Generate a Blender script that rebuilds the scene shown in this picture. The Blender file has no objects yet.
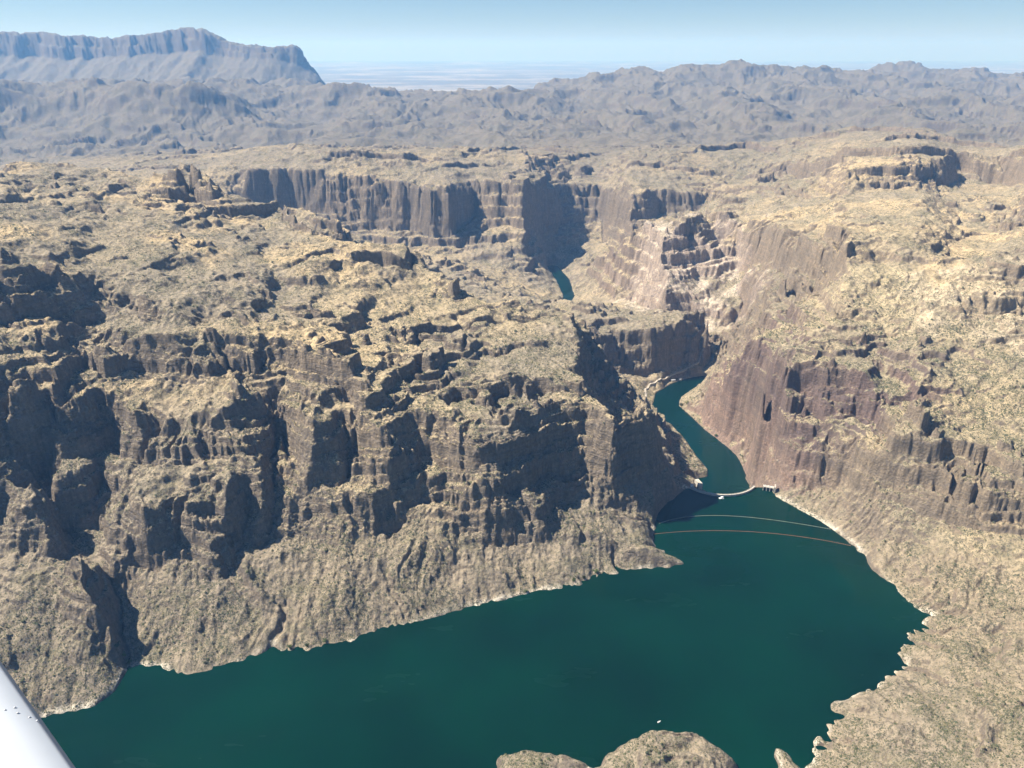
import bpy, bmesh, math, random
import numpy as np
from mathutils import Vector

# ------------------------------------------------------------------ camera, world, sun, exposure
C = bpy.context.scene
H, PITCH, F = 940.0, math.radians(23.5), 773.0
cam = bpy.data.objects.new('camera', bpy.data.cameras.new('camera'))
C.collection.objects.link(cam)
cam.location = (0, 0, H)
cam.rotation_euler = (math.pi / 2 - PITCH, 0, 0)
cam.data.sensor_width = 36.0
cam.data.lens = 36.0 * F / 1024.0
cam.data.clip_start, cam.data.clip_end = 0.1, 200000.0
C.camera = cam

SUN_AZ = math.radians(173)      # direction TO the sun, measured from +X counter-clockwise
SUN_EL = math.radians(51)
world = bpy.data.worlds.new('World'); C.world = world; world.use_nodes = True
wn = world.node_tree.nodes; wl = world.node_tree.links
sky = wn.new('ShaderNodeTexSky'); sky.sky_type = 'NISHITA'; sky.sun_disc = False
sky.sun_elevation = SUN_EL; sky.sun_rotation = math.pi / 2 - SUN_AZ
sky.altitude = 1500; sky.air_density = 0.9; sky.dust_density = 0.0; sky.ozone_density = 6.0
wl.new(sky.outputs['Color'], wn['Background'].inputs['Color'])
wn['Background'].inputs['Strength'].default_value = 0.05
sun = bpy.data.objects.new('sun', bpy.data.lights.new('sun', 'SUN'))
C.collection.objects.link(sun)
sun.data.energy = 5.0; sun.data.angle = math.radians(0.5); sun.data.color = (1.0, 0.94, 0.85)
sd = Vector((math.cos(SUN_EL) * math.cos(SUN_AZ), math.cos(SUN_EL) * math.sin(SUN_AZ), math.sin(SUN_EL)))
sun.rotation_euler = sd.to_track_quat('Z', 'Y').to_euler()
sun.location = (0, 0, 3000)
C.view_settings.view_transform = 'Standard'; C.view_settings.look = 'None'
C.view_settings.exposure = 1.02; C.view_settings.gamma = 1.0; C.view_settings.use_curve_mapping = False
C.cycles.max_bounces = 6; C.cycles.volume_bounces = 1; C.cycles.diffuse_bounces = 1
C.cycles.use_denoising = True

# ------------------------------------------------------------------ helpers
col = C.collection
def W(px, py, z):
    """ground point at height z that the photograph shows at pixel px, py"""
    u = (px - 512) / F; v = (384 - py) / F
    dy = math.cos(PITCH) + v * math.sin(PITCH); dz = v * math.cos(PITCH) - math.sin(PITCH)
    t = (z - H) / dz
    return np.array([u * t, dy * t, z])

def link(name, me, mat=None, parent=None, kind=None):
    o = bpy.data.objects.new(name, me); col.objects.link(o)
    if mat: me.materials.append(mat)
    if parent: o.parent = parent
    if kind: o['kind'] = kind
    return o

_rng = np.random.RandomState(7)
_G = _rng.uniform(0, 2 * np.pi, (256, 256)); _GX = np.cos(_G).astype(np.float32); _GY = np.sin(_G).astype(np.float32)
def perlin(x, y, seed=0):
    x = x + seed * 37.17; y = y + seed * 91.73
    xi = np.floor(x).astype(np.int32); yi = np.floor(y).astype(np.int32)
    fx = (x - xi).astype(np.float32); fy = (y - yi).astype(np.float32)
    x0 = xi & 255; x1 = (xi + 1) & 255; y0 = yi & 255; y1 = (yi + 1) & 255
    u = fx * fx * fx * (fx * (fx * 6 - 15) + 10); v = fy * fy * fy * (fy * (fy * 6 - 15) + 10)
    def g(a, b, dx, dy): return _GX[a, b] * dx + _GY[a, b] * dy
    n00 = g(x0, y0, fx, fy); n10 = g(x1, y0, fx - 1, fy)
    n01 = g(x0, y1, fx, fy - 1); n11 = g(x1, y1, fx - 1, fy - 1)
    a = n00 + u * (n10 - n00); b = n01 + u * (n11 - n01)
    return (a + v * (b - a)) * 1.5
def fbm(x, y, scale, octaves, seed=0, gain=0.5):
    r = np.zeros(np.shape(x), np.float32); a = 1.0; s = 1.0 / scale
    for k in range(octaves):
        r += a * perlin(x * s, y * s, seed + k * 3.1); a *= gain; s *= 2.03
    return r
_V = _rng.uniform(-1, 1, (256, 256)).astype(np.float32)
def facet(x, y, scale, octaves, seed=0, gain=.5):
    """angular, broken noise: straight runs with sharp creases"""
    r = np.zeros(np.shape(x), np.float32); a = 1.0
    for k in range(octaves):
        th = .7 + seed * 1.3 + k * 1.1; c, s_ = math.cos(th) / scale, math.sin(th) / scale
        u = x * c - y * s_ + seed * 17.3; v = x * s_ + y * c + seed * 29.1
        xi = np.floor(u).astype(np.int32); yi = np.floor(v).astype(np.int32); fx = (u - xi).astype(np.float32); fy = (v - yi).astype(np.float32)
        fx = np.clip((fx - .18) / .64, 0, 1); fy = np.clip((fy - .18) / .64, 0, 1)
        a0 = _V[xi & 255, yi & 255]; a1 = _V[(xi + 1) & 255, yi & 255]; b0 = _V[xi & 255, (yi + 1) & 255]; b1 = _V[(xi + 1) & 255, (yi + 1) & 255]
        p = a0 + (a1 - a0) * fx; q = b0 + (b1 - b0) * fx
        r += a * (p + (q - p) * fy); a *= gain; scale = scale * .47
    return r
def ridged(x, y, scale, octaves, seed=0, gain=0.5):
    r = np.zeros(np.shape(x), np.float32); a = 1.0; s = 1.0 / scale; w = 1.0
    for k in range(octaves):
        n = 1.0 - np.abs(perlin(x * s, y * s, seed + k * 3.1)); n = n * n
        r += a * n * w; w = np.clip(n * 1.5, 0, 1); a *= gain; s *= 2.03
    return r
def sstep(a, b, x):
    t = np.clip((x - a) / (b - a), 0, 1); return t * t * (3 - 2 * t)

# ------------------------------------------------------------------ traced terrain features
# a column: pixel x, then stops 'py=z' or 'py/slope in degrees', each with an optional tag; equal tags of
# neighbouring columns are joined to break lines; '>run,dz' is a step beyond the crest that cannot be seen
COLS = []
def H_ray(p, z):
    t = (z - H) / (p[2] - H)
    return np.array([p[0] * t, p[1] * t, z])
def parse(txt, soft=False):
    cols = []
    for line in txt.strip().splitlines():
        head, rest = line.split(':', 1)
        px = float(head); pts = []; p = None
        for tok in rest.split('|'):
            w = tok.split(); tag = w[1] if len(w) > 1 else None; t = w[0]
            if t[0] == '>':
                run, dz = map(float, t[1:].split(','))
                d = p[:2] / np.linalg.norm(p[:2])
                p = np.array([p[0] + d[0] * run, p[1] + d[1] * run, p[2] + dz])
            elif '=' in t:
                py, z = t.split('='); p = W(px, float(py), float(z))
            else:
                py, s = map(float, t.split('/'))
                if soft: s = s * .42 if s <= 16 else s * .6 if s <= 22 else s * .84 if s < 40 else s if s < 45 or s >= 74 else s * .80
                tn = math.tan(math.radians(s)); q = p
                lo, hi = q[2] - 300, 900.0
                r0 = np.hypot(*q[:2])
                for _ in range(50):
                    m = (lo + hi) / 2; c = W(px, py, m); run = np.hypot(*c[:2]) - r0
                    if m - q[2] > tn * run: hi = m
                    else: lo = m
                p = W(px, py, (lo + hi) / 2)
            pts.append((p, tag))
        cols.append((px, pts))
    if soft:            # benches keep an even height from one column to the next
        for tag, n in (('T', 1), ('a', 1), ('b', 1), ('c', 2), ('d', 3), ('e', 3), ('f', 3), ('h', 5), ('p', 6), ('q', 6), ('r', 6)):
            idx = [(i, j) for i, (px, pts) in enumerate(cols) for j, (p, t) in enumerate(pts) if t == tag]
            z = np.array([cols[i][1][j][0][2] for i, j in idx])
            for _ in range(n):
                y = np.pad(z, 1, mode='edge'); z = .25 * y[:-2] + .5 * y[1:-1] + .25 * y[2:]
            for (i, j), v in zip(idx, z):
                p = cols[i][1][j][0]; p[:] = H_ray(p, v)
    return cols
LINES = []      # polylines of world points
def addcols(txt, soft=False):
    cols = parse(txt, soft); COLS.append(cols)
    for k, (px, pts) in enumerate(cols):
        LINES.append([p for p, t in pts])
        if k:
            a = {t: p for p, t in cols[k - 1][1] if t}
            for p, t in pts:
                if t and t in a: LINES.append([a[t], p])
def addline(*pts): LINES.append([W(*p) for p in pts])
def addworld(*pts): LINES.append([np.array(p, float) for p in pts])

addcols('''
-160: 800=0 S | 560/33 T | 470/60 a | 400/30 b | 340/60 c | 325/15 d | 262/70 i | 235/8 p | 190/7 q
-80: 770=0 S | 560/33 T | 470/60 a | 455/15 b | 400/55 c | 330/40 d | 262/70 i | 235/8 p | 190/7 q
0: 745=0 S | 540/32 T | 468/64 a | 458/12 b | 395/58 c | 385/20 d | 330/58 e | 322/15 f | 298/72 g | 284/25 h | 262/72 i | 238/7 p | 190/7 q | 168/8 r | >80,-60 | >500,-120
50: 718=0 S | 560/33 T | 520/58 | 475/62 a | 455/20 b | 405/60 c | 385/20 d | 335/58 e | 322/15 f | 298/70 g | 286/25 h | 267/70 i | 240/7 p | 190/7 q | 165/9 r | >80,-60 | >500,-120
100: 706=0 S | 640/33 | 565/24 T | 490/38 | 455/65 a | 438/25 b | 405/62 c | 378/28 | 358/28 d | 342/55 e | 315/28 f | 300/60 g | 285/20 h | 275/65 i | 240/7 p | 190/7 q | 168/8 r | >80,-60 | >500,-120
148: 672=0 S | 560/32 T | 512/66 a | 462/27 b | 424/64 c | 390/28 | 371/28 d | 349/65 e | 340/18 f | 320/35 g | 300/28 h | 260/12 p | 205/7 q | 180/7 r | >80,-70 | >500,-120
190: 672=0 S | 572/32 T | 502/67 a | 465/28 b | 424/64 c | 395/25 | 379/30 d | 350/65 e | 335/20 f | 300/25 h | 255/10 p | 205/7 q | 185/7 | 163/40 r | >80,-70 | >500,-120
226: 660=0 S | 578/32 T | 498/68 a | 455/28 b | 410/68 c | 388/20 | 370/30 d | 342/68 e | 322/14 f | 292/14 h | 240/10 p | 212/5 q | 195/20 r | >80,-70 | >500,-120
244: 655=0 S | 568/33 T | 528/40 | 476/80 a | 448/26 b | 400/72 c | 385/20 | 366/30 d | 338/68 e | 320/14 f | 290/14 h | 240/10 p | 215/5 q | 200/20 r | >80,-70 | >500,-120
264: 654=0 S | 556/34 T | 486/54 a | 436/36 b | 398/58 c | 380/24 | 366/28 d | 338/65 e | 320/14 f | 285/14 h | 238/10 p | 215/5 q | 202/18 r | >80,-70 | >500,-120
275: 654=0 S | 546/34 T | 480/47 a | 430/40 b | 396/36 c | 366/26 d | 338/62 e | 320/14 f | 280/14 h | 235/10 p | 215/5 q | 203/15 r | >80,-80 | >400,-140
310: 650=0 S | 546/33 T | 500/68 a | 480/25 b | 418/76 c | 395/22 | 384/22 d | 355/55 e | 330/14 f | 290/13 h | 262/25 p | 235/6 q | 222/15 r | >80,-80 | >400,-140
345: 640=0 S | 552/33 T | 498/67 a | 486/25 b | 412/75 c | 395/16 d | 378/45 e | 340/14 f | 290/13 h | 265/30 p | 240/6 q | >100,-100 | >400,-120
385: 632=0 S | 565/33 | 522/46 T | 505/18 a | 495/20 b | 430/72 c | 410/20 d | 400/55 e | 340/14 f | 295/13 h | 265/45 p | 250/8 q | >100,-140 | >300,-100
420: 622=0 S | 575/33 | 545/50 T | 530/25 | 482/70 a | 465/30 b | 420/55 c | 412/10 d | 392/45 e | 340/13 f | 296/12 h | 268/45 p | 252/8 q | >100,-140 | >300,-100
460: 612=0 S | 572/33 | 550/52 T | 540/25 | 485/72 a | 468/30 b | 424/60 c | 412/8 d | >25,-15 | 390/45 e | 340/12 f | 300/11 h | 285/10 p | >120,-140 | >300,-100
500: 604=0 S | 545/32 T | 495/74 a | 478/30 b | 420/66 c | 414/6 d | >30,-30 | 385/52 e | 340/12 f | 300/11 h | >120,-140 | >300,-80
540: 592=0 S | 545/26 T | 500/58 a | 412/70 c | >20,0 d | >40,-50 | 385/50 e | 340/13 f | 302/11 h | >120,-140 | >300,-60
580: 588=0 S | 520/24 T | 480/40 a | 405/72 c | >20,0 d | >50,-60 | 385/60 e | 340/20 f | 312/14 h | >80,-100
620: 578=0 S | 508/24 T | 480/45 a | 422/70 c | >14,0 d | >50,-120 | >60,-30
656: 518=0 T | 470/60 a | 404/74 c | >10,0 d | >50,-170
''', soft=True)
# shoreline and water's edge of the lake, clockwise, and of the river below the dam
LAKE = [(-160, 800), (-80, 770), (0, 745), (50, 718), (90, 711), (117, 693), (126, 676), (138, 670), (160, 671), (170, 679), (190, 683), (215, 676), (245, 664), (262, 655), (272, 648), (280, 657),
        (310, 655), (340, 650), (385, 636), (420, 624), (460, 612), (500, 604), (540, 594), (580, 588), (600, 583), (625, 575), (650, 571), (680, 568), (690, 563), (680, 557), (665, 553), (668, 549),
        (655, 543), (660, 531), (655, 524), (658, 515), (672, 500), (689, 489), (722, 494), (757, 489), (770, 497), (785, 503), (800, 513), (820, 524), (842, 538), (856, 552), (872, 572), (886, 584),
        (898, 600), (915, 612), (928, 615), (912, 622), (900, 629), (898, 641), (885, 649), (890, 655), (901, 660), (885, 668), (873, 674), (872, 681), (857, 687), (826, 701), (805, 705), (812, 712),
        (822, 724), (809, 738), (809, 750), (806, 762), (792, 752), (780, 744), (772, 741), (770, 752), (772, 775)]
RIVER_W = [(694, 489), (716, 474), (717, 462), (704, 449), (690, 437), (672, 424), (660, 410), (655, 402), (657, 394), (672, 385), (690, 380), (702, 376)]
RIVER_E = [(752, 488), (742, 492), (737, 478), (732, 465), (718, 447), (700, 432), (684, 420), (676, 408), (679, 397), (692, 388), (704, 380), (707, 378)]
LAKE_W = np.array([W(x, y, 0)[:2] for x, y in LAKE] + [(360, 500), (-1200, 500)])
rw = [W(x, y, -75)[:2] for x, y in RIVER_W]; re_ = [W(x, y, -75)[:2] for x, y in RIVER_E]
up = W(569, 296, -75)[:2]; up1 = W(563, 280, -75)[:2]; up2 = W(552, 267, -75)[:2]
mid = []
CENTER = [((a[0] + b[0]) / 2, (a[1] + b[1]) / 2, np.hypot(*(a - b)) / 2) for a, b in zip(rw, re_)]
RIVER_C = CENTER; REACH = [(up[0] - 60, up[1] - 260, 12.0), (up[0], up[1], 20.0), (up1[0], up1[1], 28.0), (up2[0], up2[1], 28.0)]

# right-hand massif
addcols('''
590: 296=-66 A | 278/22 B | 260/30 h | >120,-90
612: 301=-40 A | 272/26 B | 243/33 h | >120,-90
640: 304=-5 A | 297/62 B | 270/27 f | 246/33 g | 230/45 h | 226/10
665: 318=10 A | 297/66 B | 270/28 f | 246/32 g | 232/55 h | 226/8
690: 318=0 A | 298/62 B | 264/25 f | 242/36 g | 217/50 h | 212/6
720: 340=-55 A | 334/30 B | 318/70 e | 285/23 f | 260/26 g | 240/34 | 220/50 h | 200/-.5 p
740: 338=-45 A | 331/30 B | 317/66 e | 285/22 f | 260/25 g | 222/52 h | 200/-.5 p | 175/0 q
765: 350=225 d | 320=205 e | 285=185 f | 262=190 g | 224/52 h | 200/-.5 p | 175/0 q
785: 348=232 d | 320=228 e | 288=228 f | 262=245 g | 230/52 h | 200/-.5 p | 175/0 q
815: 340=260 d | 315=268 e | 285=290 f | 262=318 g | 245/50 h | 200/-.5 p | 175/0 q
845: 340=272 d | 315/13 e | 285/19 f | 262/18 g | 248/42 h | 195/-1 p | 172/30 q | 140/0 r | 128/0 t | >200,-120
880: 340=272 d | 315/14 e | 285/20 f | 262/14 g | 240/26 h | 190/-1 p | 165/40 q | 140/0 r | 128/0 t | >200,-120
920: 340=282 d | 318/14 e | 285/18 f | 262/14 g | 238/20 h | 187/-1 p | 160/45 q | 140/0 r | 128/0 t | >200,-120
960: 340=280 d | 318/16 e | 300/42 f | 258/13 g | >60,-25 | 235=365 h | 185/0 p | 158/45 q | 140/0 r | 128/0 t | >200,-120
1000: 340=285 d | 318/18 e | 296/40 f | 252/13 g | >60,-25 | 232=370 h | 185/0 p | 157/45 q | 140/0 r | 128/0 t | >200,-120
1060: 340=295 d | 318/18 e | 296/35 f | 252/12 g | 232/8 h | 185/0 p | 157/45 q | 140/0 r | 128/0 t | >200,-120
1140: 340=305 d | 318/18 e | 296/35 f | 252/12 g | 232/8 h | 185/0 p | 157/45 q | 140/0 r | 128/0 t | >200,-120
''')
addcols('''
708: 436=-72 A | 420/13 B | 374/78 c | 366/12 d
724: 450=-72 A | 428/13 B | 396/77 | 370/50 c | 360/12 d
745: 480=-70 A | 440/17 B | 408/77 | 370/50 c | 354/9 d
760: 487=-40 A | 454/24 B | 416/77 | 370/52 c | 352/8 d
770: 492=-5 A | 466/40 B | 440/74 b | 425/35 | 370/68 c | 350/8 d
785: 503=0 A | 486/28 B | 448/75 a | 425/30 | 368/68 c | 348/14 d
815: 520=0 A | 488/29 B | 448/75 a | 437/10 b | 415/38 | 367/68 c | 340/13 d
845: 540=0 A | 487/30 B | 454/73 a | 440/14 b | 408/28 | 366/52 c | 340/14 d
880: 580=0 A | 492/29 B | 456/52 a | 440/22 b | 400/24 c | 340/16 d
920: 611=0 A | 505/28 B | 470/42 | 432/60 a | 420/14 b | 395/18 c | 340/16 d
960: 608=22 A | 530/22 B | 462/44 a | 440/16 b | 395/15 c | 340/14 d
1000: 605=40 A | 540/20 B | 460/42 a | 440/15 b | 395/14 c | 340/14 d
1060: 610=55 A | 540/20 B | 460/40 a | 440/15 b | 395/14 c | 340/14 d
1140: 620=70 A | 540/20 B | 460/40 a | 440/15 b | 395/14 c | 340/14 d
''')
# lower right foreland and near knolls
addline((905, 615, 8), (960, 608, 22), (1000, 605, 40), (1060, 600, 60))
addline((900, 660, 3), (950, 655, 28), (1024, 650, 52), (1100, 650, 75))
addline((830, 700, 3), (900, 700, 35), (960, 700, 48), (1024, 700, 62), (1100, 705, 80))
addline((812, 745, 3), (850, 735, 18), (900, 740, 40), (960, 745, 52), (1024, 750, 66), (1100, 755, 85))
addline((776, 745, 6), (785, 760, 14), (800, 790, 25), (850, 790, 36), (900, 800, 46), (1000, 800, 60))
addline((497, 752, 8), (515, 746, 20), (535, 748, 22), (560, 749, 20), (580, 758, 12), (600, 768, 4), (606, 752, 12), (625, 742, 24), (645, 733, 32), (660, 728, 36), (690, 727, 38), (715, 742, 26), (738, 762, 8))
addline((505, 768, 24), (540, 775, 28), (590, 778, 12), (620, 768, 28), (660, 760, 42), (690, 760, 42), (720, 775, 20))
addworld((-60, 640, 30), (60, 640, 35), (180, 640, 40), (260, 640, 20))
addline((560, 525, 62), (600, 535, 46), (640, 546, 28), (668, 556, 14), (684, 562, 5))
addline((600, 505, 70), (630, 518, 45), (648, 530, 20))
# ravines of the left massif
addline((128, 672, 0), (121, 650, 12), (112, 620, 30), (106, 590, 58), (88, 560, 80), (62, 530, 108), (48, 500, 140))
addline((272, 646, 1), (266, 610, 38), (258, 585, 68), (246, 555, 100))
addline((62, 556, 150), (84, 600, 112), (104, 632, 68), (122, 664, 16))
# west bank terrace below the dam
addline((700, 478, -56), (710, 470, -58), (711, 463, -60), (700, 451, -60), (688, 439, -60), (672, 427, -60), (662, 414, -58))
addline((663, 422, -54), (675, 443, -52), (687, 459, -51), (694, 476, -48))
addline((655, 430, 60), (662, 452, 60), (672, 474, 60), (678, 488, 40))
addline((681, 416, -70), (690, 412, -66), (700, 418, -64)); addline((682, 402, -70), (692, 396, -66), (702, 400, -60))
# far bank: road bench, dark wall and the lit bench above it
addline((640, 396, -58), (660, 384, -62), (690, 374, -64), (706, 366, -62), (716, 352, -55))
addline((560, 376, 0), (600, 378, -25), (640, 375, -34), (665, 369, -36), (690, 361, -36), (706, 349, -32), (712, 340, -26))
addline((560, 333, 105), (590, 334, 98), (612, 330, 95), (640, 333, 92), (664, 331, 92), (684, 323, 95), (706, 321, 92))
addline((560, 318, 122), (600, 319, 112), (640, 320, 105), (675, 317, 102), (704, 315, 95))
addline((545, 306, 150), (572, 303, 122), (592, 304, 114), (612, 309, 98))
addline((708, 321, 60), (713, 332, 20), (714, 338, -15))
# high mesas behind
addcols('''
250: 225=150 a | 213/30 b | 172/70 c | 160/8 d | 146/6 e
290: 232=120 a | 212/32 b | 170/72 c | 160/8 d | 145/6 e
330: 238=100 a | 214/32 b | 174/72 c | 164/10 d | 152/30 e | 148/4
370: 246=70 a | 220/30 b | 178/72 c | 168/12 d | 158/32 e | 152/4
405: 250=60 a | 226/30 b | 183/70 c | 170/14 d | 160/32 e | 152/4
425: 252=50 a | 234/30 b | 186/80 c | 172/10 d | 160/8 e | 150/6
446: 255=40 a | 236/30 b | 188/82 c | 172/10 d | 160/8 e | 150/6
470: 262=20 a | 216/26 b | 181/74 c | 172/10 d | 160/7 e | 150/6
500: 268=0 a | 219/27 b | 182/66 c | 172/8 d | 160/6 e | 150/6
525: 272=-20 a | 232/30 b | 184/58 c | 172/7 d | 160/6 e | 150/6
560: 262=-75 | 246/34 a | 222/30 b | 184/60 c | 172/7 d | 160/6 e | 150/6
600: 250=-40 | 242/40 a | 220/30 b | 187/60 c | 178/8 d | 164/6 e | 150/6
632: 246=60 a | 222/32 b | 193/60 c | 178/8 d | 164/6 e | 150/6
665: 226=120 a | 212/40 b | 190/66 c | 180/8 d | 165/7 e | 150/7
700: 216=160 a | 210/20 b | 194/66 c | 182/10 d | 165/7 e | 150/7
''')
# knob on the middle left plateau
def WY(px, py, Y):
    d = W(px, py, H - 100 if py > 50 else H + 100) - np.array([0, 0, H])
    return np.array([0, 0, H]) + d * (Y / d[1])
LINES.append([WY(x, y, 2560.) for x, y in ((162, 168), (172, 161), (186, 159), (198, 163), (207, 171))])
LINES.append([WY(x, y, 2500.) for x, y in ((150, 186), (180, 188), (214, 186))])
LINES.append([WY(x, y, 2700.) for x, y in ((150, 176), (180, 172), (225, 182))])
addline((240, 205, 395), (300, 212, 370), (340, 225, 355))

# ------------------------------------------------------------------ base height grid
X0, X1, Y0, Y1, CELL = -2900.0, 2900.0, 440.0, 6200.0, 5.0
NX = int((X1 - X0) / CELL) + 1; NY = int((Y1 - Y0) / CELL) + 1
acc = np.zeros((NY, NX)); cnt = np.zeros((NY, NX))
def pin(P, w=1.0):
    P = np.asarray(P); ix = np.round((P[:, 0] - X0) / CELL).astype(int); iy = np.round((P[:, 1] - Y0) / CELL).astype(int)
    k = (ix >= 0) & (ix < NX) & (iy >= 0) & (iy < NY)
    np.add.at(acc, (iy[k], ix[k]), P[k, 2] * w); np.add.at(cnt, (iy[k], ix[k]), w)
def densify(L):
    out = []
    for a, b in zip(L[:-1], L[1:]):
        n = max(2, int(np.hypot(*(b - a)[:2]) / (CELL * .6)) + 1)
        out.append(a + (b - a) * np.linspace(0, 1, n)[:, None])
    return np.concatenate(out)
for L in LINES:
    if len(L) > 1: pin(densify(L))
gx, gy = np.meshgrid(X0 + CELL * np.arange(NX), Y0 + CELL * np.arange(NY))
def inside(poly, x, y):
    r = np.zeros(x.shape, bool); n = len(poly)
    for i in range(n):
        (ax, ay), (bx, by) = poly[i], poly[(i + 1) % n]
        if ay == by: continue
        c = ((ay > y) != (by > y)); xx = ax + (y - ay) * (bx - ax) / (by - ay)
        r ^= c & (x < xx)
    return r
def polydist(pts, x, y, closed=False, width=None):
    """distance to a polyline (minus an interpolated half width)"""
    d = np.full(x.shape, 1e9, np.float32); n = len(pts)
    for i in range(n if closed else n - 1):
        a = np.array(pts[i][:2]); b = np.array(pts[(i + 1) % n][:2]); v = b - a; l2 = max(1e-6, v @ v)
        t = np.clip(((x - a[0]) * v[0] + (y - a[1]) * v[1]) / l2, 0, 1)
        q = np.hypot(x - a[0] - t * v[0], y - a[1] - t * v[1])
        if width: q = q - (pts[i][2] + t * (pts[i + 1][2] - pts[i][2]))
        d = np.minimum(d, q)
    return d
KNOLL = [W(x, y, 0)[:2] for x, y in [(478, 775), (483, 764), (490, 753), (512, 745), (536, 750), (560, 751), (580, 760), (598, 769), (603, 758), (605, 754), (625, 745), (645, 737), (660, 732), (690, 731), (714, 745), (738, 763), (746, 775)]] + [(330, 440), (-60, 440)]
in_lake = inside(LAKE_W, gx, gy) & ~inside(KNOLL, gx, gy)
# shore pinned to just above 0, lake bed below
shore = np.array([list(p) + [0.0] for p in LAKE_W]); shore = np.concatenate([shore, shore[:1]])
pin(densify(shore), 3.0)
rdist = np.minimum(polydist(RIVER_C, gx, gy, width=True), polydist(REACH, gx, gy, width=True))
land_river = (np.abs(rdist) < 6) & ~in_lake
acc[in_lake] = 0; cnt[in_lake] = 0
acc[in_lake] = -25.0; cnt[in_lake] = 1.0
dam_side = (gy > 1570) | (rdist < 4)
riv = (rdist < 0) & ~in_lake & (gy > 1560)
acc[riv] = -88.0; cnt[riv] = 1.0
k = land_river & ~riv & (gy > 1560); acc[k] = -74.0; cnt[k] = 1.0
# outer border
bz = np.where(gy > 5000, 260.0, 360.0)
edge = np.zeros((NY, NX), bool); edge[-1] = True; edge[:, 0] = True; edge[:, -1] = True
k = edge & (cnt == 0); acc[k] = bz[k]; cnt[k] = 1
acc[0, :] += 20 * (cnt[0, :] == 0); cnt[0, :] = np.maximum(cnt[0, :], 1)

def solve(acc, cnt, depth=0):
    m = cnt > 0
    val = np.where(m, acc / np.maximum(cnt, 1e-9), 0)
    if min(acc.shape) <= 8:
        h = np.where(m, val, val[m].mean() if m.any() else 0.); it = 200
    else:
        ny, nx = acc.shape; py, px = ny + (ny & 1), nx + (nx & 1)
        A = np.zeros((py, px)); B = np.zeros((py, px)); A[:ny, :nx] = val * m; B[:ny, :nx] = m
        A2 = A.reshape(py // 2, 2, px // 2, 2).sum((1, 3)); B2 = B.reshape(py // 2, 2, px // 2, 2).sum((1, 3))
        c = solve(A2, B2, depth + 1)
        cp = np.pad(c, 1, mode='edge'); n2y, n2x = c.shape
        h = np.empty((py, px))
        for dy in (0, 1):
            for dx in (0, 1):
                sy = 2 if dy else 0; sx = 2 if dx else 0
                h[dy::2, dx::2] = (9 * c + 3 * cp[sy:sy + n2y, 1:1 + n2x] + 3 * cp[1:1 + n2y, sx:sx + n2x] + cp[sy:sy + n2y, sx:sx + n2x]) / 16
        h = h[:ny, :nx]; h = np.where(m, val, h); it = 24 if depth == 0 else 50
    for _ in range(it):
        p = np.pad(h, 1, mode='edge')
        n = (p[:-2, 1:-1] + p[2:, 1:-1] + p[1:-1, :-2] + p[1:-1, 2:]) * .25
        h = np.where(m, val, n)
    return h
base = solve(acc, cnt)
def blur(h, n=1):
    for _ in range(n):
        p = np.pad(h, 1, mode='edge')
        h = (4 * h + 2 * (p[:-2, 1:-1] + p[2:, 1:-1] + p[1:-1, :-2] + p[1:-1, 2:]) + p[:-2, :-2] + p[:-2, 2:] + p[2:, :-2] + p[2:, 2:]) / 16
    return h
base = blur(base, 1)

def bil(h, x, y):
    fx = np.clip((x - X0) / CELL, 0, NX - 1.001); fy = np.clip((y - Y0) / CELL, 0, NY - 1.001)
    ix = fx.astype(np.int32); iy = fy.astype(np.int32); fx = (fx - ix).astype(np.float32); fy = (fy - iy).astype(np.float32)
    a = h[iy, ix] * (1 - fx) + h[iy, ix + 1] * fx; b = h[iy + 1, ix] * (1 - fx) + h[iy + 1, ix + 1] * fx
    return (a * (1 - fy) + b * fy).astype(np.float32)

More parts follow.
